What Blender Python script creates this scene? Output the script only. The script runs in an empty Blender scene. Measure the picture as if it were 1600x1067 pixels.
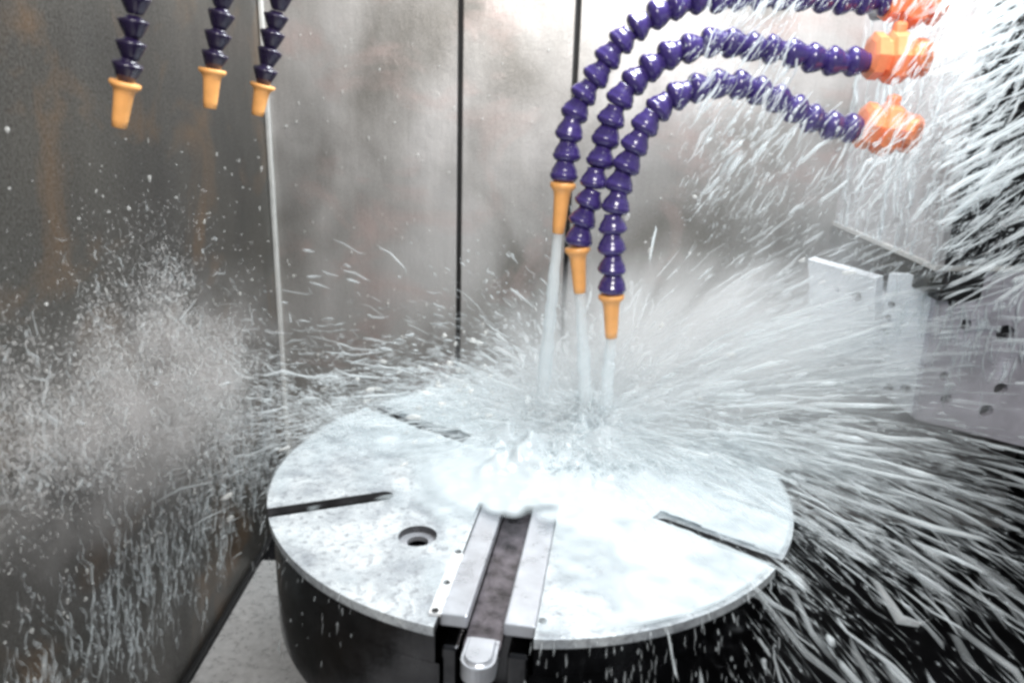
import bpy, bmesh, math, random
import numpy as np
from mathutils import Vector, Matrix, Euler
from mathutils.geometry import tessellate_polygon

# ---------------------------------------------------------------- units
# the scene is laid out in table radii (1 = radius of the round table) and
# brought to metres by S at the very end
S = 0.30
C = bpy.context.scene.collection
scn = bpy.context.scene
rng = np.random.default_rng(7)
random.seed(7)

# ---------------------------------------------------------------- camera
F_PX = 1177.0
PITCH, YAW, ROLL = 0.28727, -0.00241, 0.02939
CAM = np.array([-0.0777, -2.7438, 1.3611])
cp_, sp_, c_, s_ = math.cos(PITCH), math.sin(PITCH), math.cos(YAW), math.sin(YAW)
FW = np.array([s_*cp_, c_*cp_, -sp_]); RT = np.array([c_, -s_, 0.0]); UP = np.cross(RT, FW)
R2 = math.cos(ROLL)*RT + math.sin(ROLL)*UP
U2 = -math.sin(ROLL)*RT + math.cos(ROLL)*UP
cam = bpy.data.cameras.new('camera'); camo = bpy.data.objects.new('camera', cam); C.objects.link(camo)
cam.sensor_width = 36; cam.lens = F_PX/1600*36; cam.clip_start = 0.01; cam.clip_end = 100
camo.matrix_world = Matrix(((R2[0], U2[0], -FW[0], CAM[0]*S), (R2[1], U2[1], -FW[1], CAM[1]*S),
                            (R2[2], U2[2], -FW[2], CAM[2]*S), (0, 0, 0, 1)))
cam.dof.use_dof = True; cam.dof.focus_distance = .86; cam.dof.aperture_fstop = 6.3
scn.camera = camo
scn.render.resolution_x, scn.render.resolution_y = 1024, 682
scn.view_settings.view_transform = 'Standard'; scn.view_settings.look = 'None'
scn.view_settings.exposure = 0.72; scn.view_settings.gamma = 1
scn.cycles.transparent_max_bounces = 24; scn.cycles.max_bounces = 12; scn.cycles.diffuse_bounces = 8; scn.cycles.volume_bounces = 3
scn.cycles.pixel_filter_type = 'BLACKMAN_HARRIS'; scn.cycles.filter_width = 3.1
scn.cycles.use_denoising = True

def hit(x, y, ax, v):
    """the point of the place that lies on the plane (axis ax = v) under photo pixel x, y"""
    d = FW + R2*(x-800)/F_PX - U2*(y-533.5)/F_PX
    return CAM + d*(v-CAM[ax])/d[ax]

# ---------------------------------------------------------------- world and lamps
w = bpy.data.worlds.new('World'); scn.world = w; w.use_nodes = True
w.node_tree.nodes['Background'].inputs[0].default_value = (0.86, 0.93, 1.0, 1)
w.node_tree.nodes['Background'].inputs[1].default_value = 0.17

def area(name, loc, target, size, energy, col):
    l = bpy.data.lights.new(name, 'AREA'); l.shape = 'RECTANGLE'; l.size = size[0]*S; l.size_y = size[1]*S
    l.energy = energy; l.color = col
    o = bpy.data.objects.new(name, l); C.objects.link(o)
    o.location = Vector(loc)*S
    o.rotation_euler = (Vector(target)-Vector(loc)).to_track_quat('-Z', 'Y').to_euler()
    return o
area('machine_lamp', (0.9, 0.5, 3.6), (0.1, 0.1, 0), (1.8, 0.9), 12.5, (0.93, 0.98, 1.0))
area('front_fill', (0.3, -3.4, 3.4), (0.1, 1.0, 0.3), (1.4, 1.0), 9.5, (1.0, 0.97, 0.94))  # added soft fill from the camera side, no fitting of the machine

# ---------------------------------------------------------------- object helpers
def put(name, me, parent=None, mat=None):
    if mat is not None:
        me.materials.clear(); me.materials.append(mat)
    o = bpy.data.objects.new(name, me); C.objects.link(o)
    if parent: o.parent = parent
    return o
def empty(name, loc=(0, 0, 0)):
    o = bpy.data.objects.new(name, None); C.objects.link(o); o.location = loc; o.empty_display_size = .05
    return o
def tag(o, label=None, cat=None, group=None, kind=None):
    if label: o['label'] = label
    if cat: o['category'] = cat
    if group: o['group'] = group
    if kind: o['kind'] = kind
    return o
def me_bm(name, bm, smooth=False):
    me = bpy.data.meshes.new(name); bm.normal_update(); bm.to_mesh(me); bm.free()
    if smooth: me.shade_smooth()
    return me
def me_np(name, V, F, smooth=True):
    """V n x 3, F list of arrays (all tris or all quads)"""
    me = bpy.data.meshes.new(name)
    V = np.asarray(V, dtype=np.float32)
    tot = [a for a in F if len(a)]
    me.vertices.add(len(V)); me.vertices.foreach_set('co', V.ravel())
    nl = sum(a.size for a in tot); me.loops.add(nl)
    me.loops.foreach_set('vertex_index', np.concatenate([a.ravel() for a in tot]).astype(np.int32))
    sizes = np.concatenate([np.full(len(a), a.shape[1]) for a in tot])
    st = np.concatenate([[0], np.cumsum(sizes)[:-1]]).astype(np.int32)
    me.polygons.add(len(sizes)); me.polygons.foreach_set('loop_start', st)
    me.polygons.foreach_set('use_smooth', np.full(len(sizes), smooth))
    me.update(calc_edges=True); me.validate()
    return me
def box_bm(bm, a, b, bevel=0.0, M=None):
    r = bmesh.ops.create_cube(bm, size=1)
    vs = r['verts']
    for v in vs:
        v.co = Vector([(a[i]+b[i])/2 + v.co[i]*(b[i]-a[i]) for i in range(3)])
    if bevel:
        es = list({e for v in vs for e in v.link_edges})
        rr = bmesh.ops.bevel(bm, geom=es, offset=bevel, segments=2, affect='EDGES', profile=.5)
        vs = list({v for f in rr['faces'] for v in f.verts} | {v for v in vs if v.is_valid})
    if M is not None:
        for v in vs: v.co = M @ v.co
    return vs
def lathe(prof, n=24, cap=True):
    """profile (z, r) -> bmesh"""
    bm = bmesh.new(); rings = []
    for z, r in prof:
        rings.append([bm.verts.new((r*math.cos(2*math.pi*i/n), r*math.sin(2*math.pi*i/n), z)) for i in range(n)])
    for a, b in zip(rings, rings[1:]):
        for i in range(n):
            bm.faces.new((a[i], a[(i+1) % n], b[(i+1) % n], b[i]))
    if cap:
        bm.faces.new(rings[0][::-1]); bm.faces.new(rings[-1])
    bmesh.ops.recalc_face_normals(bm, faces=bm.faces)
    return bm
def prism(outline, holes, z0, z1, bevel=0.0):
    """solid plate with holes"""
    bm = bmesh.new(); loops = [outline]+holes
    tri = tessellate_polygon([[Vector((x, y, 0)) for x, y in l] for l in loops])
    flat = [p for l in loops for p in l]
    top = [bm.verts.new((x, y, z1)) for x, y in flat]
    bot = [bm.verts.new((x, y, z0)) for x, y in flat]
    for t in tri:
        try:
            bm.faces.new([top[i] for i in t]); bm.faces.new([bot[i] for i in reversed(t)])
        except ValueError: pass
    k = 0
    for l in loops:
        n = len(l)
        for i in range(n):
            a, b = k+i, k+(i+1) % n
            try: bm.faces.new((top[a], top[b], bot[b], bot[a]))
            except ValueError: pass
        k += n
    bmesh.ops.recalc_face_normals(bm, faces=bm.faces)
    return bm
def align(d, up=Vector((0, 0, 1))):
    d = Vector(d).normalized()
    return d.to_track_quat('Z', 'Y')

# ---------------------------------------------------------------- value noise in numpy
def vnoise(P, seed=0):
    P = np.asarray(P, float); i = np.floor(P).astype(np.int64); f = P-i; f = f*f*(3-2*f)
    def h(a):
        n = (a[..., 0]*73856093) ^ (a[..., 1]*19349663) ^ (a[..., 2]*83492791) ^ (seed*2654435761)
        n = (n ^ (n >> 13))*1274126177 & 0xffffffff
        n = (n ^ (n >> 15))*2246822519 & 0xffffffff
        return (n ^ (n >> 13)) % 100000/100000.0
    r = 0
    for dx in (0, 1):
        for dy in (0, 1):
            for dz in (0, 1):
                wgt = (f[..., 0] if dx else 1-f[..., 0])*(f[..., 1] if dy else 1-f[..., 1])*(f[..., 2] if dz else 1-f[..., 2])
                r = r + wgt*h(i+np.array([dx, dy, dz]))
    return r

# ---------------------------------------------------------------- materials
class NT:
    def __init__(s, name):
        s.m = bpy.data.materials.new(name); s.m.use_nodes = True; s.t = s.m.node_tree; s.t.nodes.clear()
        s.out = s.n('ShaderNodeOutputMaterial'); s.co = None
    def n(s, ty, **k):
        a = s.t.nodes.new(ty)
        for q, v in k.items(): setattr(a, q, v)
        return a
    def l(s, a, b): s.t.links.new(a, b)
    def coord(s, scale=(1, 1, 1)):
        if s.co is None: s.co = s.n('ShaderNodeTexCoord')
        m = s.n('ShaderNodeMapping'); m.inputs['Scale'].default_value = [v/S for v in scale]
        s.l(s.co.outputs['Object'], m.inputs['Vector']); return m.outputs[0]
    def noise(s, scale=(1, 1, 1), sc=1, detail=4, rough=.55, dist=0):
        a = s.n('ShaderNodeTexNoise'); a.inputs['Scale'].default_value = sc; a.inputs['Detail'].default_value = detail
        a.inputs['Roughness'].default_value = rough; a.inputs['Distortion'].default_value = dist
        s.l(s.coord(scale), a.inputs['Vector']); return a.outputs['Fac']
    def ramp(s, src, stops):
        r = s.n('ShaderNodeValToRGB'); e = r.color_ramp.elements
        while len(e) < len(stops): e.new(0.5)
        for i, (p, c) in enumerate(stops):
            e[i].position = p; e[i].color = (c, c, c, 1) if not hasattr(c, '__len__') else (*c, 1)
        s.l(src, r.inputs[0]); return r.outputs[0]
    def mix(s, fac, a, b, blend='MIX'):
        m = s.n('ShaderNodeMix', data_type='RGBA', blend_type=blend)
        for sock, v in ((m.inputs['Factor'], fac), (m.inputs['A'], a), (m.inputs['B'], b)):
            if hasattr(v, 'is_linked'): s.l(v, sock)
            elif hasattr(v, '__len__'): sock.default_value = (*v, 1)
            else: sock.default_value = v
        return m.outputs['Result']
    def bsdf(s, **k):
        b = s.n('ShaderNodeBsdfPrincipled')
        for q, v in k.items():
            sock = b.inputs[q.replace('_', ' ')]
            if hasattr(v, 'is_linked'): s.l(v, sock)
            elif hasattr(v, '__len__'): sock.default_value = (*v, 1)
            else: sock.default_value = v
        s.b = b; s.l(b.outputs[0], s.out.inputs[0]); return b
    def bump(s, src, strength=.3, dist=.01):
        a = s.n('ShaderNodeBump'); a.inputs['Strength'].default_value = strength; a.inputs['Distance'].default_value = dist*S
        s.l(src, a.inputs['Height']); s.l(a.outputs[0], s.b.inputs['Normal'])

def wall_steel(name, base, dark, stain_refl, rough=(.32, .5), metal=.6):
    t = NT(name)
    big = t.noise((1, 1, .7), 1.3, 3, .5, .4)
    col = t.mix(t.ramp(big, [(.35, 0), (.65, 1)]), dark, base)
    st = t.noise((.9, 1, 1.3), 1.7, 4, .6, .6)
    col = t.mix(t.ramp(st, [(.52, 0), (.72, .75)]), col, stain_refl)  # stains, plus brownish and pinkish reflections of the steel put into the colour
    fine = t.noise((90, 90, 90), 1, 3, .7)
    col = t.mix(.35, col, t.ramp(fine, [(.25, .25), (.75, .8)]), 'MULTIPLY') if False else t.mix(.14, col, t.ramp(fine, [(.3, .1), (.7, .9)]))
    col = t.mix(.14, col, t.ramp(t.noise((60, 60, 1.2), 1, 4, .7), [(.3, .35), (.7, 1)]), 'MULTIPLY')
    r = t.ramp(t.noise((6, 6, 3), 1, 6, .65), [(.3, rough[0]), (.7, rough[1])])
    t.bsdf(Base_Color=col, Metallic=metal, Roughness=r)
    t.bump(t.noise((25, 25, 14), 1, 6, .7, .5), .25, .008)
    return t.m
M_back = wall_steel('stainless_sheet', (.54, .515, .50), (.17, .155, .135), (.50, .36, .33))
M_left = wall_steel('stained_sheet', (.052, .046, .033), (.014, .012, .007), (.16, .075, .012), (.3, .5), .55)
def simple(name, col, rough=.4, metal=0.0, var=.25, sc=20, bump=.15, **k):
    t = NT(name); n = t.noise((sc, sc, sc), 1, 5, .6)
    c = t.mix(t.ramp(n, [(.3, 0), (.7, 1)]), [v*(1-var) for v in col], [min(1, v*(1+var)) for v in col])
    t.bsdf(Base_Color=c, Roughness=t.ramp(n, [(.2, max(0, rough-.1)), (.8, min(1, rough+.12))]), Metallic=metal, **k)
    if bump: t.bump(t.noise((sc*2, sc*2, sc*2), 1, 4, .6), bump, .006)
    return t.m
M_black = simple('dark_gap', (.008, .008, .009), .6, 0, .3, 8, .1)
M_bed = simple('dark_machine_bed', (.006, .006, .007), .6, 0, .5, 5, .3, Specular_IOR_Level=.15)
M_ledge = simple('wet_grey_cover', (.58, .58, .58), .3, .35, .22, 30, .35)
M_drum = simple('dark_turned_steel', (.085, .085, .09), .2, 1.0, .35, 9, .12)
M_bead = simple('bright_bead', (.72, .72, .70), .35, .4, .1, 20, .1)
M_rail = simple('ground_steel', (.50, .52, .56), .3, .55, .15, 12, .1)
M_groove = simple('wet_brown_groove', (.085, .076, .086), .16, .3, .8, 16, .6)
M_orange = simple('orange_plastic', (.90, .43, .14), .38, 0, .12, 14, .1, Specular_IOR_Level=.5)
M_orange2 = simple('red_orange_plastic', (.88, .27, .12), .35, 0, .15, 14, .1)
M_blue = simple('violet_blue_plastic', (.046, .029, .150), .24, 0, .25, 10, .08, Coat_Weight=.5, Coat_Roughness=.12)
M_navy = simple('dark_violet_plastic', (.014, .008, .035), .30, 0, .3, 10, .08, Coat_Weight=.4, Coat_Roughness=.15)
M_guard = simple('wet_painted_sheet', (.56, .55, .56), .33, .35, .25, 5, .4)
M_fix = simple('wet_light_steel', (.70, .74, .78), .36, .3, .2, 7, .4)
M_hole = simple('black_hole', (.006, .006, .007), .5, 0, .2, 10, 0)

# table top: pale wet steel with small dark speckles
t = NT('wet_machined_top')
n1 = t.noise((5, 5, 5), 1, 5, .6, .6); n2 = t.noise((38, 38, 38), 1, 4, .65, .4)
col = t.mix(t.ramp(n1, [(.38, 0), (.62, 1)]), (.36, .39, .42), (.66, .70, .72))
col = t.mix(t.ramp(n2, [(.50, 0), (.66, .75)]), col, (.20, .21, .23))
t.bsdf(Base_Color=col, Metallic=.25, Roughness=t.ramp(n2, [(.3, .2), (.7, .42)]))
t.bump(n2, .35, .01); M_top = t.m

def water(name, alpha, col=(.90, .95, .97), rough=.18, trans=.5):
    """aerated water: scatters light both ways, thins out with the 'cover' attribute (thickness of the water)"""
    t = NT(name)
    n = t.noise((14, 14, 14), 1, 4, .6)
    c = t.mix(t.ramp(n, [(.3, 0), (.7, 1)]), [v*.93 for v in col], col)
    df = t.n('ShaderNodeBsdfDiffuse'); tl = t.n('ShaderNodeBsdfTranslucent'); gl = t.n('ShaderNodeBsdfGlossy'); tr = t.n('ShaderNodeBsdfTransparent')
    gl.inputs['Roughness'].default_value = rough
    t.l(c, df.inputs[0]); t.l(c, tl.inputs[0])
    m1 = t.n('ShaderNodeMixShader'); m1.inputs[0].default_value = trans; t.l(df.outputs[0], m1.inputs[1]); t.l(tl.outputs[0], m1.inputs[2])
    m2 = t.n('ShaderNodeMixShader'); m2.inputs[0].default_value = .05; t.l(m1.outputs[0], m2.inputs[1]); t.l(gl.outputs[0], m2.inputs[2])
    m3 = t.n('ShaderNodeMixShader'); t.l(tr.outputs[0], m3.inputs[1]); t.l(m2.outputs[0], m3.inputs[2])
    a = t.n('ShaderNodeAttribute', attribute_name='cover'); mu = t.n('ShaderNodeMath', operation='MULTIPLY'); mu.inputs[1].default_value = alpha
    t.l(a.outputs['Fac'], mu.inputs[0]); t.l(mu.outputs[0], m3.inputs[0]); t.l(m3.outputs[0], t.out.inputs[0])
    return t.m
def mist(name, dens, sc, lo, hi, col=(.93, .95, .97), fans=0):
    """fine airborne mist inside an ellipsoid, thinning to nothing at its surface"""
    t = NT(name); v = t.n('ShaderNodeVolumePrincipled'); v.inputs['Color'].default_value = (*col, 1); v.inputs['Anisotropy'].default_value = .45
    tc = t.n('ShaderNodeTexCoord'); le = t.n('ShaderNodeVectorMath', operation='LENGTH'); t.l(tc.outputs['Object'], le.inputs[0])
    f = t.ramp(le.outputs['Value'], [(0, 1), (.35*1.0, .55), (.70, .14), (1.0, 0)])
    geo = t.n('ShaderNodeNewGeometry'); mp = t.n('ShaderNodeMapping'); mp.inputs['Scale'].default_value = [q/S for q in sc]
    if fans:        # density in rays thrown out from the place where the jets land
        sub = t.n('ShaderNodeVectorMath', operation='SUBTRACT'); t.l(geo.outputs['Position'], sub.inputs[0]); sub.inputs[1].default_value = (.26*S, .42*S, .0)
        nm = t.n('ShaderNodeVectorMath', operation='NORMALIZE'); t.l(sub.outputs[0], nm.inputs[0])
        s1 = t.n('ShaderNodeVectorMath', operation='SCALE'); s1.inputs['Scale'].default_value = fans*S; t.l(nm.outputs[0], s1.inputs[0])
        ad = t.n('ShaderNodeVectorMath', operation='ADD'); t.l(s1.outputs[0], ad.inputs[0]); t.l(sub.outputs[0], ad.inputs[1]); t.l(ad.outputs[0], mp.inputs[0])
    else: t.l(geo.outputs['Position'], mp.inputs[0])
    n = t.n('ShaderNodeTexNoise'); n.inputs['Scale'].default_value = 1; n.inputs['Detail'].default_value = 3; t.l(mp.outputs[0], n.inputs['Vector'])
    g = t.ramp(n.outputs['Fac'], [(lo, .05), (hi, 1)])
    a = t.n('ShaderNodeMath', operation='MULTIPLY'); t.l(f, a.inputs[0]); t.l(g, a.inputs[1])
    b = t.n('ShaderNodeMath', operation='MULTIPLY'); t.l(a.outputs[0], b.inputs[0]); b.inputs[1].default_value = dens; t.l(b.outputs[0], v.inputs['Density'])
    t.l(v.outputs[0], t.out.inputs['Volume']); return t.m
M_w_thick = water('churned_white_water', .9)
M_w_streak = water('spray_water', .62)
M_w_fine = water('fine_spray_water', .36)
M_w_film = water('milky_water_film', 1, (.67, .735, .765), .2, .25)
M_jet = water('jet_water', .72, (.86, .88, .90), .12)
M_drop = water('drop_water', .85, (.92, .92, .90), .1)

# ================================================================ SETTING
LX, BY, FZ = -1.585, 1.90, -1.24
ZT = 3.0
bw = tag(empty('back_wall', (0, BY, FZ)), kind='structure')
S1, S2, RX = -0.437, 0.232, 3.4
G = 0.0145
for a, b in ((LX, S1-G), (S1+G, S2-G), (S2+G, RX)):
    bm = bmesh.new(); box_bm(bm, (a, 0, 0), (b, .04, ZT-FZ), .006)
    put('wall_panel', me_bm('wall_panel', bm), bw, M_back)
bm = bmesh.new(); box_bm(bm, (LX-.1, .05, -.05), (RX, .10, ZT-FZ)); put('gap_backing', me_bm('gap_backing', bm), bw, M_black)
lw = tag(empty('left_wall', (LX, 0, FZ)), kind='structure')
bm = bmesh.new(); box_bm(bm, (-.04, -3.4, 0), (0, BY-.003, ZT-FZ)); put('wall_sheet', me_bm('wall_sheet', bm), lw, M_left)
bm = bmesh.new(); box_bm(bm, (.002, BY-.034, 0), (.030, BY-.004, ZT-FZ), .006); put('corner_bead', me_bm('corner_bead', bm), lw, M_bead)
bm = bmesh.new(); box_bm(bm, (.001, -3.4, 0), (.035, BY-.04, .045), .008); put('foot_seal', me_bm('foot_seal', bm), lw, M_black)
bm = bmesh.new(); box_bm(bm, (-2.5, -3.4, FZ-.08), (3.4, BY+.1, FZ-.004)); tag(put('machine_floor', me_bm('machine_floor', bm), None, M_bed), kind='structure')
bm = bmesh.new(); box_bm(bm, (LX+.0375, -3.3, FZ), (-.30, 1.2, FZ+.03), .01)
tag(put('way_cover', me_bm('way_cover', bm), None, M_ledge), 'pale grey metal cover plate on the floor left of the round table', 'cover plate')
bm = bmesh.new(); box_bm(bm, (3.3, -3.4, FZ), (3.4, BY, ZT)); tag(put('right_wall', me_bm('right_wall', bm), None, M_bed), kind='structure')

# ================================================================ ROTARY TABLE
tb = tag(empty('rotary_table', (0, 0, 0)), 'round steel machine table with radial slots, flooded by white coolant', 'rotary table')
def notched(R, notches, n=260, a0=None):
    """circle outline with radial notches open to the rim: (angle, half width, inner radius, round inner end)"""
    pts = []; ang = sorted([(a % (2*math.pi), hw, ri, rd) for a, hw, ri, rd in notches])
    k = len(ang)
    for i, (a, hw, ri, rd) in enumerate(ang):
        u = np.array([math.cos(a), math.sin(a)]); v = np.array([-u[1], u[0]])
        e = math.sqrt(R*R-hw*hw)
        pts.append(u*e-v*hw)
        if rd:
            for q in range(0, 9):
                th = -math.pi/2-math.pi*q/8
                pts.append(u*(ri+hw)+hw*(u*math.cos(th)+v*math.sin(th)))
        else: pts += [u*ri-v*hw, u*ri+v*hw]
        pts.append(u*e+v*hw)
        d = math.asin(hw/R); a2, hw2 = ang[(i+1) % k][:2]; d2 = math.asin(hw2/R)
        e0, e1 = a+d, a2-d2
        if i == k-1: e1 += 2*math.pi
        m = max(3, int((e1-e0)/(2*math.pi)*n))
        for j in range(1, m): pts.append(np.array([math.cos(e0+(e1-e0)*j/m), math.sin(e0+(e1-e0)*j/m)])*R)
    return [tuple(p) for p in pts]
rad = math.radians
A_F = rad(-98.0)
slots = [(rad(-158.4), .034, .55, 1), (A_F, .141, .20, 0), (rad(-36.4), .030, .56, 1), (rad(22.), .024, .55, 1),
         (rad(82.), .024, .5, 1), (rad(139.4), .034, .34, 1)]
hx, hy, hr = -.383, -.488, .066
circ = lambda x, y, r, n=32: [(x+r*math.cos(2*math.pi*i/n), y+r*math.sin(2*math.pi*i/n)) for i in range(n)]
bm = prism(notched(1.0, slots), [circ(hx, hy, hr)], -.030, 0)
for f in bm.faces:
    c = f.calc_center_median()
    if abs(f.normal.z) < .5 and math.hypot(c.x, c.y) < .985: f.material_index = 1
tt_ = put('table_top', me_bm('table_top', bm), tb); tt_.data.materials.append(M_top); tt_.data.materials.append(simple('shaded_slot_wall', (.07, .07, .075), .4, .4, .4, 14, .2))  # shade inside slots and bore painted into the colour of their walls

# counterbored hole: ring seat and dark bottom
bm = prism(circ(hx, hy, hr-.001), [circ(hx, hy, hr*.55)], -.040, -.024); put('counterbore', me_bm('counterbore', bm), tb, M_rail)
bm = prism(circ(hx, hy, hr*.56), [], -.125, -.12); put('hole_bottom', me_bm('hole_bottom', bm), tb, M_hole)
# drum below
bm = prism(notched(.985, [(a, hw*(.98 if rd else .999), ri*1.01, rd) for a, hw, ri, rd in slots]), [circ(hx, hy, hr)], -.13, -.0315)
put('slotted_body', me_bm('slotted_body', bm), tb, M_drum)
bm = prism(notched(.984, [(A_F, .128, .78, 0)], 200), [], -.47, -.132); dr = put('drum', me_bm('drum', bm), tb, M_drum)
bm = lathe([(-.50, .93), (-.472, .95)], 96); put('drum_foot_ring', me_bm('drum_foot_ring', bm), tb, M_black)
bm = lathe([(FZ, .62), (-.501, .62)], 64); put('pedestal', me_bm('pedestal', bm), tb, M_bed)
# front channel
MA = Matrix.Rotation(A_F, 4, 'Z')          # local x runs outwards along the channel
def chan(name, a, b, mat, bev=.006):
    bm = bmesh.new(); box_bm(bm, a, b, bev, MA); return put(name, me_bm(name, bm), tb, mat)
chan('slot_rail', (.22, -.1395, -.044), (.925, -.058, -.002), M_rail)
chan('slot_rail', (.22, .048, -.044), (.935, .1395, -.002), M_rail)
chan('slot_floor', (.21, -.0575, -.075), (.985, .0475, -.052), M_groove, .002)
# tongue of the T-nut that sticks out over the rim, rounded at its end
tp = [(.955, -.050)]+[(1.035+.045*math.cos(q), .048*math.sin(q)-.004) for q in np.linspace(-math.pi/2, math.pi/2, 13)]+[(.955, .042)]
bm = prism(tp, [], -.10, -.034)
es = [e for e in bm.edges if all(abs(v.co.z+.034) < 1e-5 for v in e.verts) and len(e.link_faces) == 2 and e.calc_face_angle(0) > .5]
bmesh.ops.bevel(bm, geom=es, offset=.012, segments=3, affect='EDGES')
for v in bm.verts: v.co = MA @ v.co
put('slot_tongue', me_bm('slot_tongue', bm), tb, M_rail)
# recess block below the channel
for a, b in (((.80, -.127, -.30), (.965, -.075, -.08)), ((.80, .065, -.30), (.965, .127, -.08))): chan('recess_cheek', a, b, M_drum, .01)
chan('recess_stop', (.80, -.20, -.46), (1.02, -.02, -.26), M_bed, .015)
# graduated strip with screws left of the channel
def strip(p0, p1, hw, z):
    p0 = np.array(p0); p1 = np.array(p1); u = (p1-p0)/np.linalg.norm(p1-p0); v = np.array([-u[1], u[0]])*hw
    return prism([tuple(p0-v), tuple(p1-v), tuple(p1+v), tuple(p0+v)], [], .0005, z)
P0, P1 = hit(716, 868, 2, 0)[:2], hit(679, 962, 2, 0)[:2]
st = put('edge_strip', me_bm('edge_strip', strip(P0, P1, .017, .010)), tb, simple('white_steel_strip', (.8, .82, .84), .3, .2))
for x, y in ((716, 866), (698, 914), (680, 958)):
    p = hit(x, y, 2, 0); bm = lathe([(.0102, .011), (.0125, .010), (.0125, .005), (.0115, .004)], 14)
    for v in bm.verts: v.co += Vector((p[0], p[1], 0))
    put('screw', me_bm('screw', bm), st, M_hole)
for x, y in ((848, 970),):
    p = hit(x, y, 2, 0); bm = lathe([(.0005, .012), (.004, .011)], 14)
    for v in bm.verts: v.co += Vector((p[0], p[1], 0))
    put('screw', me_bm('screw', bm), tb, M_hole)
# plugged bore near the middle
bm = prism(circ(-.283, -.045, .062, 36), [circ(-.283, -.045, .048, 36)], .0005, .005); put('bore_ring', me_bm('bore_ring', bm), tb, M_rail)

# ================================================================ COOLANT HOSES
SEG = .088
prof = [(0, .036), (.004, .046), (.012, .054), (.022, .0585), (.030, .058), (.034, .0545), (.046, .053), (.060, .046), (.070, .040), (.078, .036), (.092, .036)]
cup = [(0, .026), (.006, .030), (.030, .040), (.056, .050), (.066, .053), (.073, .050), (.076, .034), (.084, .027), (.090, .024)]
seg_b = me_bm('hose_segment_bulb', lathe([(z, r*.98) for z, r in prof], 20), True); seg_b.materials.append(M_blue)
seg_n = me_bm('hose_segment_cup', lathe([(z, r*1.02) for z, r in cup], 20), True); seg_n.materials.append(M_navy)
noz = [(0, .050), (.003, .056), (.016, .056), (.024, .048), (.034, .039), (.052, .035), (.150, .029), (.182, .026), (.184, .020), (.150, .018)]
noz_m = me_bm('nozzle', lathe(noz, 22), True)
def resample(P, step):
    P = np.array(P, float); t = np.linspace(0, len(P)-1, 40*len(P))
    # Catmull-Rom through the points
    Q = np.vstack([2*P[0]-P[1], P, 2*P[-1]-P[-2]]); out = []
    for q in t:
        i = min(int(q), len(P)-2); f = q-i; a, b, c, d = Q[i:i+4]
        out.append(.5*((2*b)+(-a+c)*f+(2*a-5*b+4*c-d)*f*f+(-a+3*b-3*c+d)*f**3))
    out = np.array(out); L = np.concatenate([[0], np.cumsum(np.linalg.norm(np.diff(out, axis=0), axis=1))])
    s = np.arange(0, L[-1], step)
    return np.stack([np.interp(s, L, out[:, k]) for k in range(3)], 1), out[-1]
def hose(pts, tip, seg, mat_n, label, nscale=1.0, base_jit=.15, wob=.05, step=SEG, sscale=1.0):
    """pts run from the nozzle upwards"""
    P, end_ = resample(pts, step)
    P = np.vstack([P, P[-1]+(P[-1]-P[-2])])
    root = tag(empty('coolant_hose', P[-1]), label, 'coolant hose')
    d = Vector(tip)-Vector(pts[0]); L = d.length
    nz = put('nozzle', noz_m.copy(), root, mat_n); nz.location = Vector(pts[0])-Vector(P[-1]); nz.rotation_euler = align(d).to_euler()
    nz.scale = (nscale, nscale, L/.184)
    for a, b in zip(P, P[1:]):
        o = bpy.data.objects.new('hose_segment', seg); C.objects.link(o); o.parent = root
        dd = Vector(b-a)+Vector([random.uniform(-wob, wob)*step for _ in range(3)])
        o.location = Vector(a)-Vector(P[-1]); o.rotation_euler = align(dd).to_euler(); o.scale = (sscale, sscale, dd.length/SEG*1.02)
    return root
def pathY(px, Y0, Y1=None):
    n = len(px); Y1 = Y0 if Y1 is None else Y1
    return [hit(x, y, 1, Y0+(Y1-Y0)*i/(n-1)) for i, (x, y) in enumerate(px)]
HX = -1.10
def pathX(px, X): return [hit(x, y, 0, X) for x, y in px]
# three dark hoses in a row along the left wall
LH = [([(196, 128), (205, 85), (210, 40), (213, -10)], (186, 200), 'dark violet segmented hose with orange nozzle, nearest and largest at the far left'),
      ([(332, 108), (337, 75), (343, 35), (348, -10)], (328, 170), 'dark violet segmented hose with orange nozzle, middle one of the left row'),
      ([(411, 132), (418, 95), (428, 50), (440, -5)], (402, 181), 'dark violet segmented hose with orange nozzle, hanging in front of the wall corner')]
for k, (px, tp_, lab) in enumerate(LH):
    a = [hit(*px[0], 0, HX)]; Yk = a[0][1]
    pts = [hit(x, y, 1, Yk) for x, y in px]
    # carry the hose on upwards out of the picture
    up = pts[-1]+(pts[-1]-pts[-2])*1.2; up2 = up+np.array([.05, .05, .35]); pts += [up, up2]
    sc_ = (.70, .80, .88)[k]
    o = hose(pts, hit(*tp_, 1, Yk), seg_n, M_orange, lab, .98*sc_, wob=.10, step=.080*sc_, sscale=sc_)
    o['group'] = 'hoses hanging by the left wall'
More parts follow.
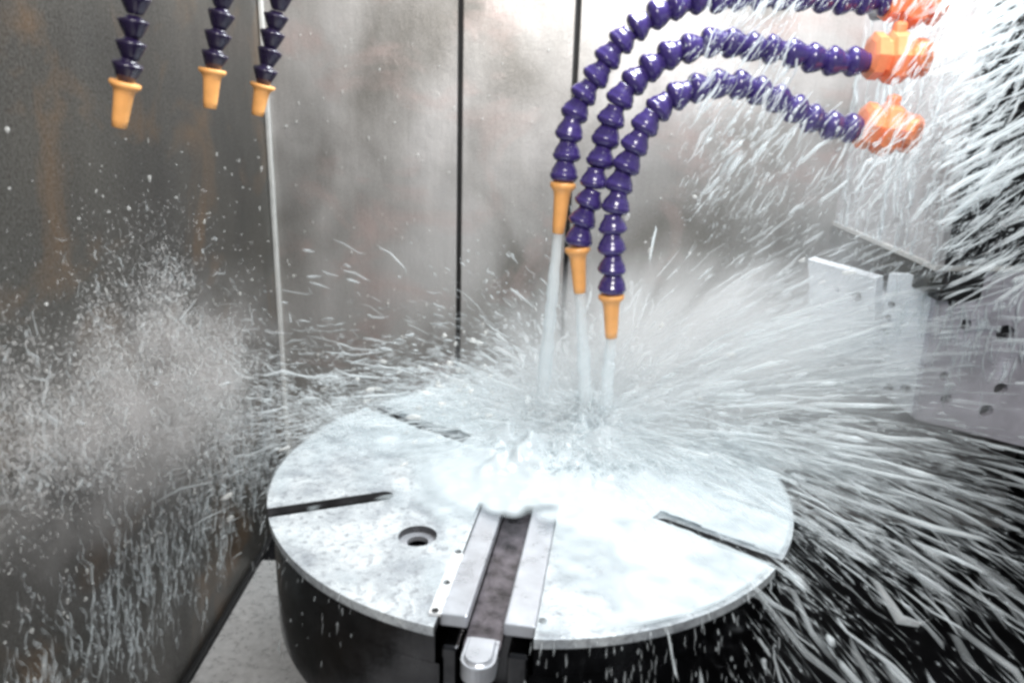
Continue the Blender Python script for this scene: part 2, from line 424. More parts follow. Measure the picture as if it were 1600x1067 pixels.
# three violet blue hoses arching from the valves to above the table
YH = .40
RH = [([(880, 285), (885, 250), (888, 210), (902, 165), (930, 120), (962, 75), (1000, 38), (1050, 10), (1110, -2), (1200, -8), (1290, -2), (1375, 2)], (872, 365), (.40, .46),
       'violet blue segmented hose arching along the top edge to the leftmost, highest nozzle'),
      ([(902, 386), (908, 345), (925, 300), (938, 250), (950, 200), (972, 150), (1010, 108), (1060, 80), (1120, 66), (1180, 74), (1240, 86), (1300, 95), (1352, 96)], (906, 458), (.34, .40),
       'violet blue segmented hose in the middle, curving down to the middle nozzle'),
      ([(955, 460), (955, 410), (958, 360), (962, 310), (975, 265), (995, 220), (1022, 178), (1065, 145), (1120, 130), (1175, 138), (1225, 160), (1275, 190), (1340, 203)], (955, 528), (.28, .34),
       'violet blue segmented hose, lowest of the arching ones, ending in the lowest nozzle')]
VALV = [(1425, 2), (1397, 90), (1383, 202)]
def valve(root, c, d, mat):
    """ball valve: collar, hexagon body, elbow, lever"""
    d = Vector(d).normalized(); base = Vector(root.location)
    Mx = Matrix.Translation(Vector(c)-base) @ align(d).to_matrix().to_4x4() @ Matrix.Diagonal((1.3, 1.3, 1.15, 1))
    bm = lathe([(-.085, .048), (-.080, .068), (-.050, .068), (-.045, .055), (-.03, .055), (-.025, .074), (.015, .080), (.04, .070), (.045, .050), (.065, .048), (.070, .058), (.10, .058), (.102, .045)], 8)
    bmesh.ops.transform(bm, matrix=Mx, verts=bm.verts); vb = put('valve', me_bm('valve', bm), root, mat)
    bm = bmesh.new(); box_bm(bm, (-.022, -.085, -.05), (.022, .07, -.01), .012)
    bmesh.ops.transform(bm, matrix=Mx @ Matrix.Translation((0, .03, .03)), verts=bm.verts)
    box = [v for v in bm.verts]
    put('lever', me_bm('lever', bm), vb, mat)
    bm = lathe([(0, .030), (.075, .026), (.08, .038), (.105, .038), (.11, .026)], 10)
    bmesh.ops.transform(bm, matrix=Mx @ Matrix.Translation((0, 0, .0)) @ Matrix.Rotation(rad(-50), 4, 'Y'), verts=bm.verts)
    put('knob', me_bm('knob', bm), vb, mat)
    return vb
for (px, tp_, (y0, y1), lab), vp in zip(RH, VALV):
    pts = pathY(px, y0, y1)
    o = hose(pts, hit(*tp_, 1, y0), seg_b, M_orange, lab, .95, wob=.12, step=.082, sscale=1.02)
    o['group'] = 'hoses arching over the table'
    cvec = hit(*vp, 1, y1); dd = cvec-pts[-1]
    valve(o, cvec, dd+np.array([0, 0, -.02]), M_orange2)
    bm = bmesh.new(); r = bmesh.ops.create_cone(bm, cap_ends=True, segments=16, radius1=.04, radius2=.04, depth=1)
    a = Vector(cvec)+Vector((.08, .02, 0)); b = Vector((1.42, .75, cvec[2]))
    Mx = Matrix.Translation((a+b)/2-o.location) @ align(b-a).to_matrix().to_4x4() @ Matrix.Diagonal((1, 1, (b-a).length, 1))
    bmesh.ops.transform(bm, matrix=Mx, verts=bm.verts); put('supply_pipe', me_bm('supply_pipe', bm), o, M_rail)

# ================================================================ GUARD BOX AND FIXTURE ON THE RIGHT
corner = hit(1465, 415, 1, .42); gz = corner[2]
far = hit(1203, 302, 2, gz); rgt = hit(1640, 416, 2, gz)
gb = tag(empty('spindle_guard', (corner[0], corner[1], gz)), 'large grey sheet metal guard box behind the valves at upper right, streaming with water', 'machine guard')
def prism_z(poly, z0, z1, org):
    bm = prism([tuple(np.array(p[:2])-org[:2]) for p in poly], [], z0-org[2], z1-org[2]); return bm
u1 = (far-corner)[:2]; u1n = u1/np.linalg.norm(u1); u2 = (rgt-corner)[:2]; u2n = u2/np.linalg.norm(u2)
c2 = corner[:2]
th = .03
put('side_sheet', me_bm('side_sheet', prism_z([c2, c2+u1, c2+u1+u2n*th, c2+u2n*th], gz, ZT, corner)), gb, M_guard)
q = c2+u2n*(th+.002)
put('front_sheet', me_bm('front_sheet', prism_z([q, q+u2n*1.7, q+u2n*1.7+u1n*th, q+u1n*th], gz, ZT, corner)), gb, M_bed)
put('bottom_flange', me_bm('bottom_flange', prism_z([c2-u2n*.01-u1n*.01, c2+u1-u2n*.01, c2+u1+u2n*.05, c2+u2n*.05+u1n*.05, c2+u2n*1.7+u1n*.05, c2+u2n*1.7-u1n*.01], gz-.022, gz-.001, corner)), gb, M_bead)
i0 = c2+u2n*.045+u1n*.03
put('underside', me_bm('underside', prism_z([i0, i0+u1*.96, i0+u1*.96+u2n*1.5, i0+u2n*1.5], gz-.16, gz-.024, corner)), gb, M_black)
bm = bmesh.new(); La = float(np.linalg.norm(u1))*1.06
rr_ = .052
pr_ = [(.02+rr_+rr_*math.cos(q), rr_*math.sin(q)) for q in np.linspace(math.pi/2, 3*math.pi/2, 9)]+[(La, -rr_), (La, rr_)]
bm = prism(pr_, [], 0, .07)
Ma = Matrix(((u1n[0], 0, u2n[0], -u2n[0]*.015), (u1n[1], 0, u2n[1], -u2n[1]*.015), (0, 1, 0, -.026-rr_), (0, 0, 0, 1)))
bmesh.ops.transform(bm, matrix=Ma, verts=bm.verts); bmesh.ops.recalc_face_normals(bm, faces=bm.faces)
put('dark_arm', me_bm('dark_arm', bm), gb, simple('oily_dark_steel', (.018, .017, .010), .3, .4, .6, 8, .3))
# fixture block with bolt holes under the guard
def face_quad(px, d):   # list of (x,y) pixels on plane through depth Y=d
    return [Vector(hit(x, y, 1, d)) for x, y in px]
fxo = hit(1420, 640, 1, .62)
fx = tag(empty('bolted_fixture', fxo), 'pale steel bracket of bolted plates with dark round holes below the guard box', 'bracket')
HK = 1.22
def plate(name, P, holes, thick, mat):
    """plate over four 3-D corner points (tl, tr, br, bl) with round holes given by pixels"""
    o3 = Vector(P[3]); ux = (Vector(P[2])-o3).normalized(); nrm = ux.cross(Vector(P[0])-o3).normalized()
    uy = nrm.cross(ux)
    if nrm.y > 0 : nrm = -nrm
    loc = lambda p: ((Vector(p)-o3).dot(ux), (Vector(p)-o3).dot(uy))
    hs = []
    for x, y, r in holes:
        d = Vector(FW + R2*(x-800)/F_PX - U2*(y-533.5)/F_PX); cc = Vector(CAM)
        tt = (o3-cc).dot(nrm)/d.dot(nrm); hs.append((*loc(cc+d*tt), r*HK))
    bm = prism([loc(p) for p in P], [circ(a, b, r, 14) for a, b, r in hs], -thick, 0)
    Mx = Matrix((( ux.x, uy.x, nrm.x, o3.x-fxo[0]), (ux.y, uy.y, nrm.y, o3.y-fxo[1]), (ux.z, uy.z, nrm.z, o3.z-fxo[2]), (0, 0, 0, 1)))
    bmesh.ops.transform(bm, matrix=Mx, verts=bm.verts); bmesh.ops.recalc_face_normals(bm, faces=bm.faces)
    pl = put(name, me_bm(name, bm), fx, mat)
    for a, b, r in hs:
        bm = prism(circ(a, b, r*.98, 14), [], -thick*.95, -thick*.8); bmesh.ops.transform(bm, matrix=Mx, verts=bm.verts)
        bmesh.ops.recalc_face_normals(bm, faces=bm.faces); put('bolt_hole', me_bm('bolt_hole', bm), pl, M_hole)
    return pl
plate('left_plate', [hit(1262, 405, 1, .95), hit(1388, 428, 1, .675), hit(1362, 628, 1, .675), hit(1275, 600, 1, .95)],
      [(1338, 463, .022), (1331, 537, .016), (1320, 568, .018), (1307, 452, .012)], .05, M_fix)
plate('middle_plate', [hit(1389, 428, 1, .67), hit(1471, 432, 1, .535), hit(1432, 655, 1, .535), hit(1363, 603, 1, .67)],
      [(1393, 476, .013), (1388, 497, .013), (1383, 519, .014), (1377, 544, .013), (1372, 568, .012), (1388, 606, .018), (1415, 608, .020)], .05, M_fix)
plate('right_plate', [hit(1470, 425, 1, .50), hit(1640, 420, 1, .44), hit(1640, 708, 1, .44), hit(1430, 655, 1, .50)],
      [(1490, 472, .019), (1509, 507, .020), (1571, 521, .032), (1475, 588, .017), (1478, 624, .020), (1564, 608, .025), (1541, 642, .025)], .05, simple('wet_mauve_steel', (.46, .45, .50), .38, .3, .3, 6, .5))
bm = bmesh.new(); a = hit(1290, 440, 1, 1.0)-fxo; b = hit(1640, 660, 1, .60)-fxo
box_bm(bm, (a[0]+.1, .12, b[2]+.08), (a[0]+1.3, .65, a[2]-.04), .01); put('core_block', me_bm('core_block', bm), fx, M_fix)
bm = bmesh.new(); box_bm(bm, (.05, .0, -.12), (1.4, .6, -.03), .01); put('lower_ledge', me_bm('lower_ledge', bm), fx, M_black)

# ================================================================ WATER
O = np.array([.26, .42, .03])
def darts(name, P, D, L, R, mat, label=None, cat='water spray'):
    """tiny stretched drops, six faces each"""
    n = len(P); D = D/np.linalg.norm(D, axis=1, keepdims=True)
    a = np.cross(D, np.array([.3, .2, .93])); a /= np.linalg.norm(a, axis=1, keepdims=True); b = np.cross(D, a)
    V = [P-D*(L*.5)[:, None]]+[P+D*(L*.1)[:, None]+(a*math.cos(w)+b*math.sin(w))*R[:, None] for w in (0, 2.094, 4.189)]+[P+D*(L*.5)[:, None]]
    V = np.stack(V, 1); T = np.array([[0, 2, 1], [0, 3, 2], [0, 1, 3], [4, 1, 2], [4, 2, 3], [4, 3, 1]])
    T = (np.arange(n)[:, None, None]*5+T[None]).reshape(-1, 3)
    me = me_np(name, V.reshape(-1, 3), [T]); at = me.attributes.new('cover', 'FLOAT', 'POINT')
    at.data.foreach_set('value', np.tile([.15, 1, 1, 1, .15], n).astype(np.float32)); o = put(name, me, None, mat)
    return tag(o, label, cat, kind='stuff')
def spindles(name, P, D, L, R, mat, wob=.0, label=None, cat='water spray'):
    """tapered ligaments: P middle, D unit direction, L length, R radius"""
    n = len(P); D = D/np.linalg.norm(D, axis=1, keepdims=True)
    a = np.cross(D, np.array([.3, .2, .93])); a /= np.linalg.norm(a, axis=1, keepdims=True); b = np.cross(D, a)
    ts = [-.5, -.28, .12, .36, .5]; rr = [0, .8, 1.0, .7, 0]
    V = []; A = []; off = (rng.normal(size=(n, 5, 3))*wob*L[:, None, None])
    for k, (tt, q) in enumerate(zip(ts, rr)):
        c = P+D*(L*tt)[:, None]+off[:, k]
        if q == 0: V.append(c[:, None, :]); A.append(np.full((n, 1), .0))
        else:
            qq = q*rng.uniform(.6, 1.25, n)
            ring = [c+(a*math.cos(w)+b*math.sin(w))*(R*qq)[:, None] for w in (0, math.pi/2, math.pi, 3*math.pi/2)]
            V.append(np.stack(ring, 1)); A.append(np.repeat(rng.uniform(.35, 1, n)[:, None], 4, 1)*q)
    V = np.concatenate(V, 1)          # n x (1+4+4+4+1)
    m = V.shape[1]; base = (np.arange(n)*m)[:, None]
    T = []; Q = []
    for i in range(4):
        j = (i+1) % 4
        T.append([0, 1+j, 1+i]); T.append([13, 9+i, 9+j])
        Q.append([1+i, 1+j, 5+j, 5+i]); Q.append([5+i, 5+j, 9+j, 9+i])
    T = (base[:, :, None]+np.array(T)[None]).reshape(-1, 3); Q = (base[:, :, None]+np.array(Q)[None]).reshape(-1, 4)
    me = me_np(name, V.reshape(-1, 3), [T, Q]); at = me.attributes.new('cover', 'FLOAT', 'POINT')
    at.data.foreach_set('value', np.concatenate(A, 1).ravel().astype(np.float32)); o = put(name, me, None, mat)
    return tag(o, label, cat, kind='stuff')
def keep(P, zlo=.004):
    r = np.hypot(P[:, 0], P[:, 1])
    ok = (P[:, 0] > LX+.02) & (P[:, 1] < BY-.02) & (P[:, 2] > FZ+.04) & (P[:, 1] > -2.1)
    ok &= ~((r < 1.0) & (P[:, 2] < zlo) & (P[:, 2] > -.5))
    d = P-CAM; ok &= (d@FW > 1.1)
    return ok
GRAV = 33.
def burst(n, az0, az1, el_m, el_s, v0, v1, t0, t1, o=O, ojit=.12, tp=1.0):
    az = rng.uniform(rad(az0), rad(az1), n); el = np.abs(rng.normal(rad(el_m), rad(el_s), n)); v = rng.uniform(v0, v1, n)
    t = t0+(t1-t0)*rng.random(n)**tp
    d = np.stack([np.cos(az)*np.cos(el), np.sin(az)*np.cos(el), np.sin(el)], 1)
    P0 = o+rng.normal(size=(n, 3))*np.array([ojit, ojit, .01])
    P = P0+d*(v*t)[:, None]; P[:, 2] -= .5*GRAV*t*t
    vel = d*v[:, None]; vel[:, 2] -= GRAV*t
    k = keep(P); return P[k], vel[k]
def mk(name, PV, l0, l1, r0, r1, mat, label, wob=.015, skew=2.0, lite=False):
    P, vel = PV; n = len(P); sp = np.linalg.norm(vel, axis=1)
    L = (l0+(l1-l0)*rng.random(n)**skew)*np.clip(sp/7, .5, 1.6); R = r0+(r1-r0)*rng.random(n)**skew
    if lite: return darts(name, P, vel, L, R, mat, label)
    return spindles(name, P, vel, L, R, mat, wob, label)

cat2 = lambda *a: tuple(np.concatenate(x) for x in zip(*a))
def clump(PV, o=O, fa=5.0, fe=7.0, thr=.5, soft=.18, seed=11):
    """keep drops that share a direction in fans, leave gaps between the fans"""
    P, v = PV; d = P-o; az = np.arctan2(d[:, 1], d[:, 0]); r = np.hypot(d[:, 0], d[:, 1]); el = np.arctan2(d[:, 2], r)
    n = .65*vnoise(np.stack([az*fa, el*fe, r*.8], 1), seed)+.35*vnoise(np.stack([az*fa*3, el*fe*3, r*2], 1), seed+1)
    k = rng.random(len(P)) < np.clip((n-thr+soft)/(2*soft), .03, 1)
    return P[k], v[k]
mk('radial_spray', clump(cat2(burst(3600, -60, 75, 6, 13, 5, 13, .02, .17, tp=1.5), burst(1500, -40, 80, 20, 12, 6, 12, .02, .12), burst(900, -30, 85, 24, 8, 3, 8, .02, .08))),
   .05, .42, .0018, .0110, M_w_streak, 'long white coolant streaks bursting outwards over the right side of the round table', .012, 2.6)
mk('fine_radial_spray', clump(cat2(burst(52000, -75, 95, 8, 17, 4, 12, .01, .16, tp=1.4), burst(36000, -30, 100, 24, 14, 3, 9, .01, .11, tp=1.2), burst(26000, 60, 215, 12, 16, 4, 10, .02, .14), burst(30000, 85, 205, 4, 5, 5, 11, .03, .14)), thr=.48),
   .012, .15, .0008, .0032, M_w_fine, 'fine haze of thin white droplets all round the jets above the table', 0, 2.6, True)
mk('white_masses', clump(cat2(burst(700, -35, 105, 12, 12, 3, 9, .01, .10), burst(420, 90, 200, 6, 6, 3, 9, .01, .13), burst(500, 105, 165, 10, 6, 6, 10, .08, .14)), thr=.47, fa=3, fe=4),
   .06, .26, .008, .024, M_w_fine, 'broad ragged tongues of white water rising round the jets', .05, 1.6)
mk('veil_spray', clump(burst(6500, -8, 42, 19, 11, 8, 14, .07, .17), fa=6, thr=.5),
   .04, .34, .0014, .0095, M_w_fine, 'white streaks flying up past the bolted bracket on the right', .015, 2.2)
def rim(n, a0, a1, v0, v1, t0, t1, up=.2, us=.7, tp=1):
    az = rng.uniform(rad(a0), rad(a1), n); t = t0+(t1-t0)*rng.random(n)**tp; v = rng.uniform(v0, v1, n)
    p = np.stack([np.cos(az), np.sin(az), np.full(n, .01)], 1)
    d = p-O*np.array([1, 1, 0]); d[:, 2] = 0; d /= np.linalg.norm(d, axis=1, keepdims=True)
    vel = d*v[:, None]; vel[:, 2] = rng.normal(up, us, n)
    P = p+vel*t[:, None]; P[:, 2] -= .5*GRAV*t*t; vel[:, 2] -= GRAV*t
    k = keep(P); return P[k], vel[k]
mk('rim_spray', clump(cat2(rim(700, -58, 20, 4, 10, .005, .2, .2, .8, 1.2), rim(700, 10, 50, 4, 10, .005, .2, .2, .8, 1.2), rim(110, -80, -45, 1.2, 4, .01, .2, 0, .3)), thr=.60, fa=8, fe=9),
   .07, .48, .002, .0105, M_w_streak, 'white coolant streaks thrown off the right rim against the dark machine bed', .018)
mk('rim_ligaments', clump(rim(150, -58, 20, 4, 9, .01, .18, .1, .7, 1.2), thr=.5),
   .15, .50, .008, .020, M_w_fine, 'broad soft tongues of water flung off the right rim', .03, 1.5)
mk('fine_rim_spray', clump(rim(4200, -62, 45, 4, 10, .005, .18, .3, 1.2, 1.5), thr=.58, fa=8),
   .02, .16, .0008, .003, M_w_fine, 'thin pale drops between the streaks right of the table rim', .03, lite=True)
mk('drip_curtain', cat2(rim(200, -92, -40, .3, 1.2, .02, .17, -.1, .2), rim(60, -165, -120, .2, .6, .02, .14, 0, .1)), .03, .12, .0012, .004, M_w_fine,
   'thin drips falling off the front rim past the dark drum', .03)
def slant(n, x0, x1, y0, y1, Ya, Yb, ang, spread, dens=None):
    px = rng.uniform(x0, x1, n); py = rng.uniform(y0, y1, n)
    P = np.array([hit(a, b, 1, c) for a, b, c in zip(px, py, rng.uniform(Ya, Yb, n))])
    cl = vnoise(P*np.array([4, 4, 2.5]), 21)
    th = rad(ang)+rng.normal(size=n)*rad(spread)
    D = np.stack([np.cos(th), rng.normal(size=n)*.25, np.sin(th)], 1)
    k = keep(P) & (cl > .42); return P[k], D[k]*7
mk('falling_spray', cat2(slant(900, 1090, 1600, -20, 330, -.1, .36, 60, 9), slant(240, 1480, 1640, -20, 420, -.2, .3, 33, 6)),
   .03, .24, .0016, .0095, M_w_streak, 'slanting white streaks in front of the orange valves and the guard box', .03)
mk('edge_streaks', slant(130, 1490, 1640, -20, 460, -.4, .1, 31, 5), .12, .42, .003, .010, M_w_streak, 'long diagonal white streaks crossing the dark right edge', .015, 1.6)
mk('fine_falling_spray', cat2(slant(5000, 1060, 1640, -20, 440, -.1, .36, 58, 14), slant(1000, 1440, 1640, -20, 420, -.2, .3, 33, 9)),
   .01, .07, .0008, .003, M_w_fine, 'fine drops drifting down between the arching hoses and the guard box', .04, lite=True)
# left wall splash: dense small drops
n = 100000
g1, g2 = hit(20, 650, 0, -1.42), hit(330, 610, 0, -1.38)        # the cloud runs along the wall between these two places
f = np.concatenate([rng.uniform(-.55, 1.1, n//2), rng.normal(.72, .17, n-n//2)]); hi = np.arange(n) >= n//2
zz = np.where(hi, rng.normal(.10, .25, n), rng.normal(-.03, .15, n))
P = g1+(g2-g1)*f[:, None]+np.stack([rng.normal(0, .13, n), rng.normal(0, .12, n), zz], 1)
cl = .55*vnoise(P*np.array([5, 5, 2.6]), 3)+.45*vnoise(P*np.array([14, 14, 8]), 4)
k = keep(P) & (rng.random(len(P)) < np.clip((cl-.44)*6, .015, 1)) & (P[:, 0] < -.9)
P = P[k]; D = np.stack([rng.normal(size=len(P))*.4, rng.normal(size=len(P))*.4, rng.normal(-.9, .5, len(P))], 1)
mk('wall_splash', (P, D*7), .004, .020, .0012, .0040, water('splash_cloud_water', .30, (.86, .85, .84)), 'dense grey cloud of droplets splashing against the left wall', .10, 2.0, True)
kk = rng.random(len(P)) < .035
mk('wall_splash_threads', (P[kk], D[kk]*7), .02, .10, .0014, .0065, M_w_fine, 'crooked threads and beads of water in the cloud before the left wall', .12, 2.5)
# plume running from the left edge of the table to the wall
o3 = np.array([-.75, .35, .02])
mk('left_plume', clump(cat2(burst(5000, 140, 215, 8, 14, 3, 9, .0, .12, o=o3, ojit=.10), burst(3000, 150, 210, 35, 20, 4, 8, .0, .12, o=o3, ojit=.10)), o=o3, thr=.48),
   .01, .09, .0010, .0042, M_w_fine, 'pale plume shooting from the left edge of the table towards the wall', .03, 2.4)
mk('back_spray', clump(cat2(burst(3800, 100, 205, 15, 11, 5, 12, .03, .2), burst(1200, 90, 130, 26, 16, 4, 9, .03, .2)), thr=.54), .02, .19, .0014, .0075, M_w_streak,
   'short white dashes flying up before the back wall left of the jets', .03, 2.5)
mk('large_drops', cat2(burst(170, 95, 205, 22, 12, 4, 8, .06, .2), burst(60, -10, 80, 35, 20, 5, 10, .04, .2)), .02, .07, .006, .013, M_drop, 'a few big bright drops flying before the walls', .04, 1.5)
# loose drops clinging to the walls
n = 300
a = np.stack([np.full(n, LX+.006), rng.uniform(-1.6, 1.8, n), -.4+1.7*rng.random(n)**1.9], 1)
b = np.stack([rng.uniform(LX, 1.6, n), np.full(n, BY-.006), -.2+2.0*rng.random(n)**1.8], 1)
P = np.concatenate([a, b]); D = np.tile([0.02, 0.02, 1.], (2*n, 1))+rng.normal(size=(2*n, 3))*.15
mk('wall_drops', (P, D*7), .008, .035, .003, .009, M_drop, 'scattered bright water drops clinging to the steel walls', 0)
# airborne mist
def mist_blob(name, c, r, mat, label):
    bm = bmesh.new(); bmesh.ops.create_icosphere(bm, subdivisions=4, radius=1/S)
    o = put(name, me_bm(name, bm, True), None, mat); o.location = c; o.scale = [q*S for q in r]
    tag(o, label, 'mist', kind='stuff')
mist_blob('burst_mist', (.90, .72, .20), (1.35, .95, .62), mist('burst_mist_air', 54.0, (1.3, 1.3, 1.3), .42, .62, (1, 1, 1), 6.0), 'pale cloud of mist hanging over the jets and the right half of the table')
mist_blob('impact_mist', (.38, .45, .07), (.85, .72, .26), mist('impact_mist_air', 34.0, (6, 6, 6), .34, .62, (1, 1, 1)), 'dense low white mist where the jets hit the table')
mist_blob('guard_mist', (1.15, .35, .85), (.62, .45, .75), mist('guard_mist_air', 6.0, (4, 4, 2), .36, .62, (.96, .97, .98)), 'thin mist over the guard box and valves')
mist_blob('left_mist', tuple((g1*.5+g2*.5)+np.array([.12, 0, .02])), (.30, 1.5, .46), mist('left_mist_air', 20.0, (9, 9, 6), .44, .66, (.84, .81, .80)), 'grey mist in front of the left wall')

# rivulets running down the left wall
def ribbons(name, paths, radii, mat, label, cat='water runs', side=5, fade=lambda m: np.ones(m)):
    V = []; Q = []; k = 0; A = []
    for P, r in zip(paths, radii):
        m = len(P); d = np.gradient(P, axis=0); d /= np.linalg.norm(d, axis=1, keepdims=True)+1e-9
        a = np.cross(d, np.array([.31, .9, .17])); a /= np.linalg.norm(a, axis=1, keepdims=True)+1e-9; b = np.cross(d, a)
        for s in range(side):
            w = 2*math.pi*s/side; V.append(P+(a*math.cos(w)+b*math.sin(w))*r[:, None]); A.append(np.clip(r/r.max(), 0, 1)*fade(m))
        for s in range(side):
            s2 = (s+1) % side; i = np.arange(m-1)
            Q.append(np.stack([k+s*m+i, k+s*m+i+1, k+s2*m+i+1, k+s2*m+i], 1))
        k += side*m
    me = me_np(name, np.concatenate(V), [np.concatenate(Q)]); at = me.attributes.new('cover', 'FLOAT', 'POINT')
    at.data.foreach_set('value', np.concatenate(A).astype(np.float32)); o = put(name, me, None, mat)
    return tag(o, label, cat, kind='stuff')
paths = []; radii = []
for i in range(900):
    y = rng.uniform(-1.5, 1.7); z0 = rng.normal(-.45, .20); L = rng.uniform(.04, .30); m = 12
    s = np.linspace(0, 1, m); ph = rng.uniform(0, 6, 3)
    yy = y+.018*np.sin(s*L*22+ph[0])+.010*np.sin(s*L*55+ph[1]); zz = z0-s*L
    if zz.min() < FZ+.06: continue
    paths.append(np.stack([np.full(m, LX+.004), yy, zz], 1)); radii.append(rng.uniform(.0012, .009)*np.sin(np.pi*(s*.9+.05))**.5*(.25+1.1*rng.random(m)**2))
ribbons('wall_rivulets', paths, radii, M_w_fine, 'wavy white runs of water trickling down the dark left wall')
# rivulets over the guard side and the fixture
paths = []; radii = []
for i in range(260):
    s = np.linspace(0, 1, 10); f = rng.random(); L = rng.uniform(.05, .4); z0 = gz+rng.uniform(0.05, 1.4)
    c = c2+u1*f-u2n*.006; wv = .012*np.sin(s*L*25+rng.uniform(0, 6))+.01*np.sin(s*L*60+rng.uniform(0, 6))
    zz = np.maximum(z0-s*L, gz)
    paths.append(np.stack([c[0]+u1n[0]*wv, c[1]+u1n[1]*wv, zz], 1)); radii.append(rng.uniform(.002, .008)*np.sin(np.pi*(s*.9+.05))**.5*(.6+.5*rng.random(10)))
ribbons('guard_rivulets', paths, radii, M_w_streak, 'white runs of water streaming down the guard box side')

paths = []; radii = []
for i in range(170):
    q = hit(rng.uniform(1262, 1600), rng.uniform(425, 600), 1, .60); m = 9; s = np.linspace(0, 1, m); L = rng.uniform(.03, .2)
    px_ = rng.uniform(1262, 1600); dep = np.interp(px_, [1262, 1388, 1471, 1640], [.95, .675, .50, .44])-.012
    q = hit(px_, rng.uniform(425, 600), 1, dep); wv = .006*np.sin(s*L*40+rng.uniform(0, 6))
    paths.append(np.stack([q[0]+wv+.25*s*L*rng.uniform(-1, 1), np.full(m, q[1]), q[2]-s*L], 1)); radii.append(rng.uniform(.002, .010)*np.sin(np.pi*(s*.9+.05))**.5*(.5+.6*rng.random(m)))
ribbons('bracket_runs', paths, radii, M_w_streak, 'white water running down the faces of the bolted bracket')
# jets from the three nozzles
JE = [(846, 640), (917, 655), (945, 640)]
for k, ((px, tp_, (y0, y1), lab), je, nm) in enumerate(zip(RH, JE, ('leftmost and longest white jet of coolant below the highest nozzle', 'middle white jet of coolant below the middle nozzle', 'shortest white jet of coolant below the lowest nozzle'))):
    a = hit(*tp_, 1, y0); b = hit(*je, 1, y0+.05); b = a+(b-a)*max(1, (a[2]-.01)/max(1e-3, a[2]-b[2])) if b[2] < a[2] else b
    m = 26; s = np.linspace(0, 1, m)
    P = a+(b-a)*s[:, None]+rng.normal(size=(m, 3))*.0015
    r = (.0225+.009*s)*(1+.30*(vnoise(np.stack([s*14, s*0+k, s*0], 1))-.5)); 
    o = ribbons('coolant_jet', [P], [r], M_w_thick, nm, 'water jet', 12, lambda m: np.linspace(1.35, 1.15, m)); del o['kind']; o['group'] = 'coolant jets falling on the table'

# churned film on the table top
nr, na = 230, 620
rr = np.linspace(0.0008, .997, nr); aa = np.linspace(0, 2*np.pi, na, endpoint=False)
RR, AA = np.meshgrid(rr, aa, indexing='ij'); X = RR*np.cos(AA); Y = RR*np.sin(AA)
dx, dy = X-O[0], Y-O[1]; rho = np.hypot(dx, dy); phi = np.arctan2(dy, dx)
z0_ = np.zeros_like(X)
ridge = vnoise(np.stack([phi*9, rho*4, z0_], -1), 1)*.5+vnoise(np.stack([phi*22, rho*9, z0_], -1), 2)*.3+vnoise(np.stack([X*26, Y*26, z0_], -1), 5)*.3
lump = vnoise(np.stack([X*9, Y*9, z0_], -1), 8)*.6+vnoise(np.stack([X*22, Y*22, z0_], -1), 9)*.5
mott = vnoise(np.stack([X*5, Y*5, z0_], -1), 15)*.5+vnoise(np.stack([X*13, Y*13, z0_], -1), 16)*.5
mound = np.exp(-(rho/.36)**2)+.35*np.exp(-(np.hypot(X+.02, Y-.12)/.26)**2)
H = .004+.016*ridge+.010*mott+mound*(.055+.085*lump*lump+.028*vnoise(np.stack([X*34, Y*34, z0_], -1), 31)*lump)+np.exp(-(rho/.7)**2)*.035*lump
side = 1/(1+np.exp(-(X*1.0+Y*.45+.22)*6))          # heavier on the right and at the back
side = np.maximum(side, 1/(1+np.exp(-(Y-.18)*9)))
cover = np.clip((side*1.05-.08)+1.1*np.exp(-(rho/.62)**2)+(lump-.55)*.7+(ridge-.55)*.6+(mott-.55)*.9, 0, 1)
cover = np.maximum(cover, .9*np.clip((.50-np.hypot(X, Y))/.12, 0, 1))
cover = np.clip(cover, 0, .96)*np.clip((1.0-RR)/.02, .3, 1)
def inslot(X, Y, pad=.0):
    m = np.zeros_like(X, bool)
    for a, hw, ri, _ in slots:
        u = X*math.cos(a)+Y*math.sin(a); v = -X*math.sin(a)+Y*math.cos(a)
        m |= (u > ri) & (np.abs(v) < hw+pad)
    m |= np.hypot(X-hx, Y-hy) < hr+pad
    return m
V = np.stack([X, Y, H], -1).reshape(-1, 3)
i, j = np.meshgrid(np.arange(nr-1), np.arange(na), indexing='ij'); j2 = (j+1) % na
Q = np.stack([i*na+j, (i+1)*na+j, (i+1)*na+j2, i*na+j2], -1).reshape(-1, 4)
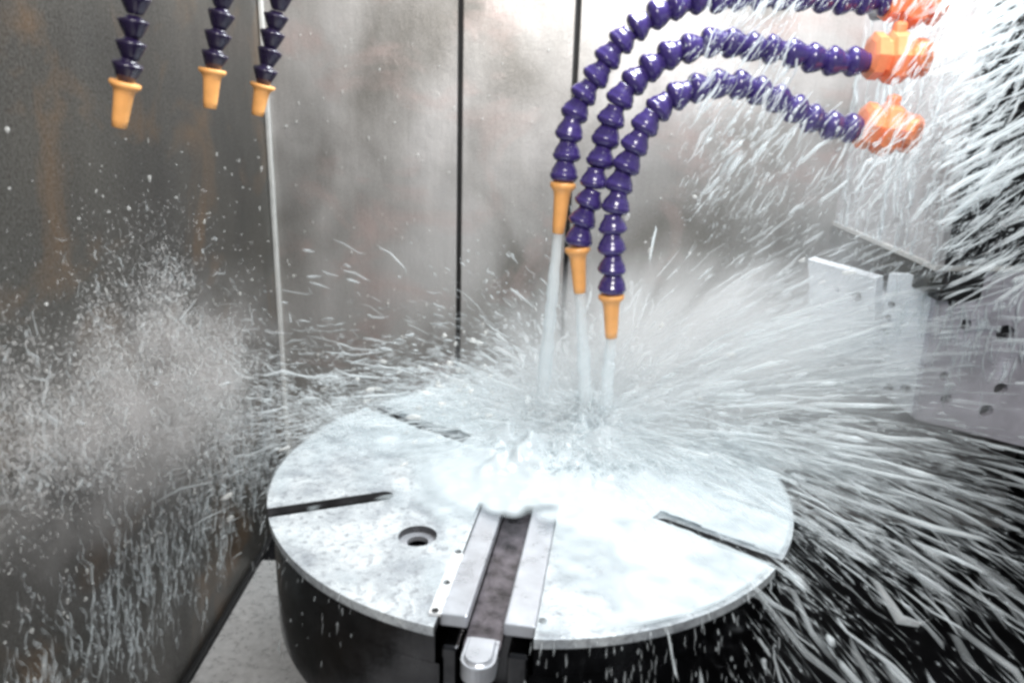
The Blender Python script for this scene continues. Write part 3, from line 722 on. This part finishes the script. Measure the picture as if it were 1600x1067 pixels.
# the water falls away into the slots, except where the heap of foam bridges them
pn = vnoise(np.stack([X*16, Y*16, z0_], -1), 44)-.5
open_ = np.clip((rho+pn*.10-.40)/.10, 0, 1)
uu = X*math.cos(A_F)+Y*math.sin(A_F); vv = -X*math.sin(A_F)+Y*math.cos(A_F)
open_ = np.where((uu > .1) & (np.abs(vv) < .16), np.clip((uu+pn*.14-.31)/.10, 0, 1), open_)
ins = inslot(X, Y, .004)
cover = np.where(ins, cover*(1-open_), cover)
cf = (ins & (open_ > .97)).ravel()
bad = cf[Q].all(1)
me = me_np('coolant_film', V, [Q[~bad]])
at = me.attributes.new('cover', 'FLOAT', 'POINT'); at.data.foreach_set('value', cover.ravel().astype(np.float32))
tag(put('coolant_film', me, None, M_w_film), 'churned milky white coolant flooding the round table top under the jets', 'water', kind='stuff')
o5 = np.array([.42, .62, .03])
mk('white_churn', clump(cat2(burst(2200, -30, 140, 34, 15, 2, 8, .0, .08, o=o5, ojit=.22), burst(1800, -50, 40, 14, 9, 3, 9, .0, .11, o=o5, ojit=.18), burst(900, 100, 200, 10, 8, 4, 9, .02, .12, o=o5)), o=o5, thr=.46, fa=3, fe=4),
   .03, .19, .004, .020, water('aerated_water', .60, (.95, .98, .99)), 'thick ragged white water thrown up behind the jets', .06, 1.8)
# low crown of thick ligaments round the impact
n = 5200
az = rng.uniform(0, 2*np.pi, n); q = rng.random(n)**.7*.5
P = np.stack([O[0]+np.cos(az)*q, O[1]+np.sin(az)*q, .02+rng.random(n)*.17*np.exp(-(q/.3)**2)+.01], 1)
D = np.stack([np.cos(az), np.sin(az), rng.normal(.25, .3, n)], 1); k = keep(P)
mk('impact_crown', (P[k], D[k]*7), .02, .13, .003, .014, M_w_thick, 'thick white crown of churned coolant where the jets land', .06)

# ---------------------------------------------------------------- to metres
for me in bpy.data.meshes: me.transform(Matrix.Scale(S, 4))
for o in C.objects:
    if o.type in {'MESH', 'EMPTY'}: o.location = o.location*S
print('tris', sum(len(m.loops)-2*len(m.polygons) for m in bpy.data.meshes))
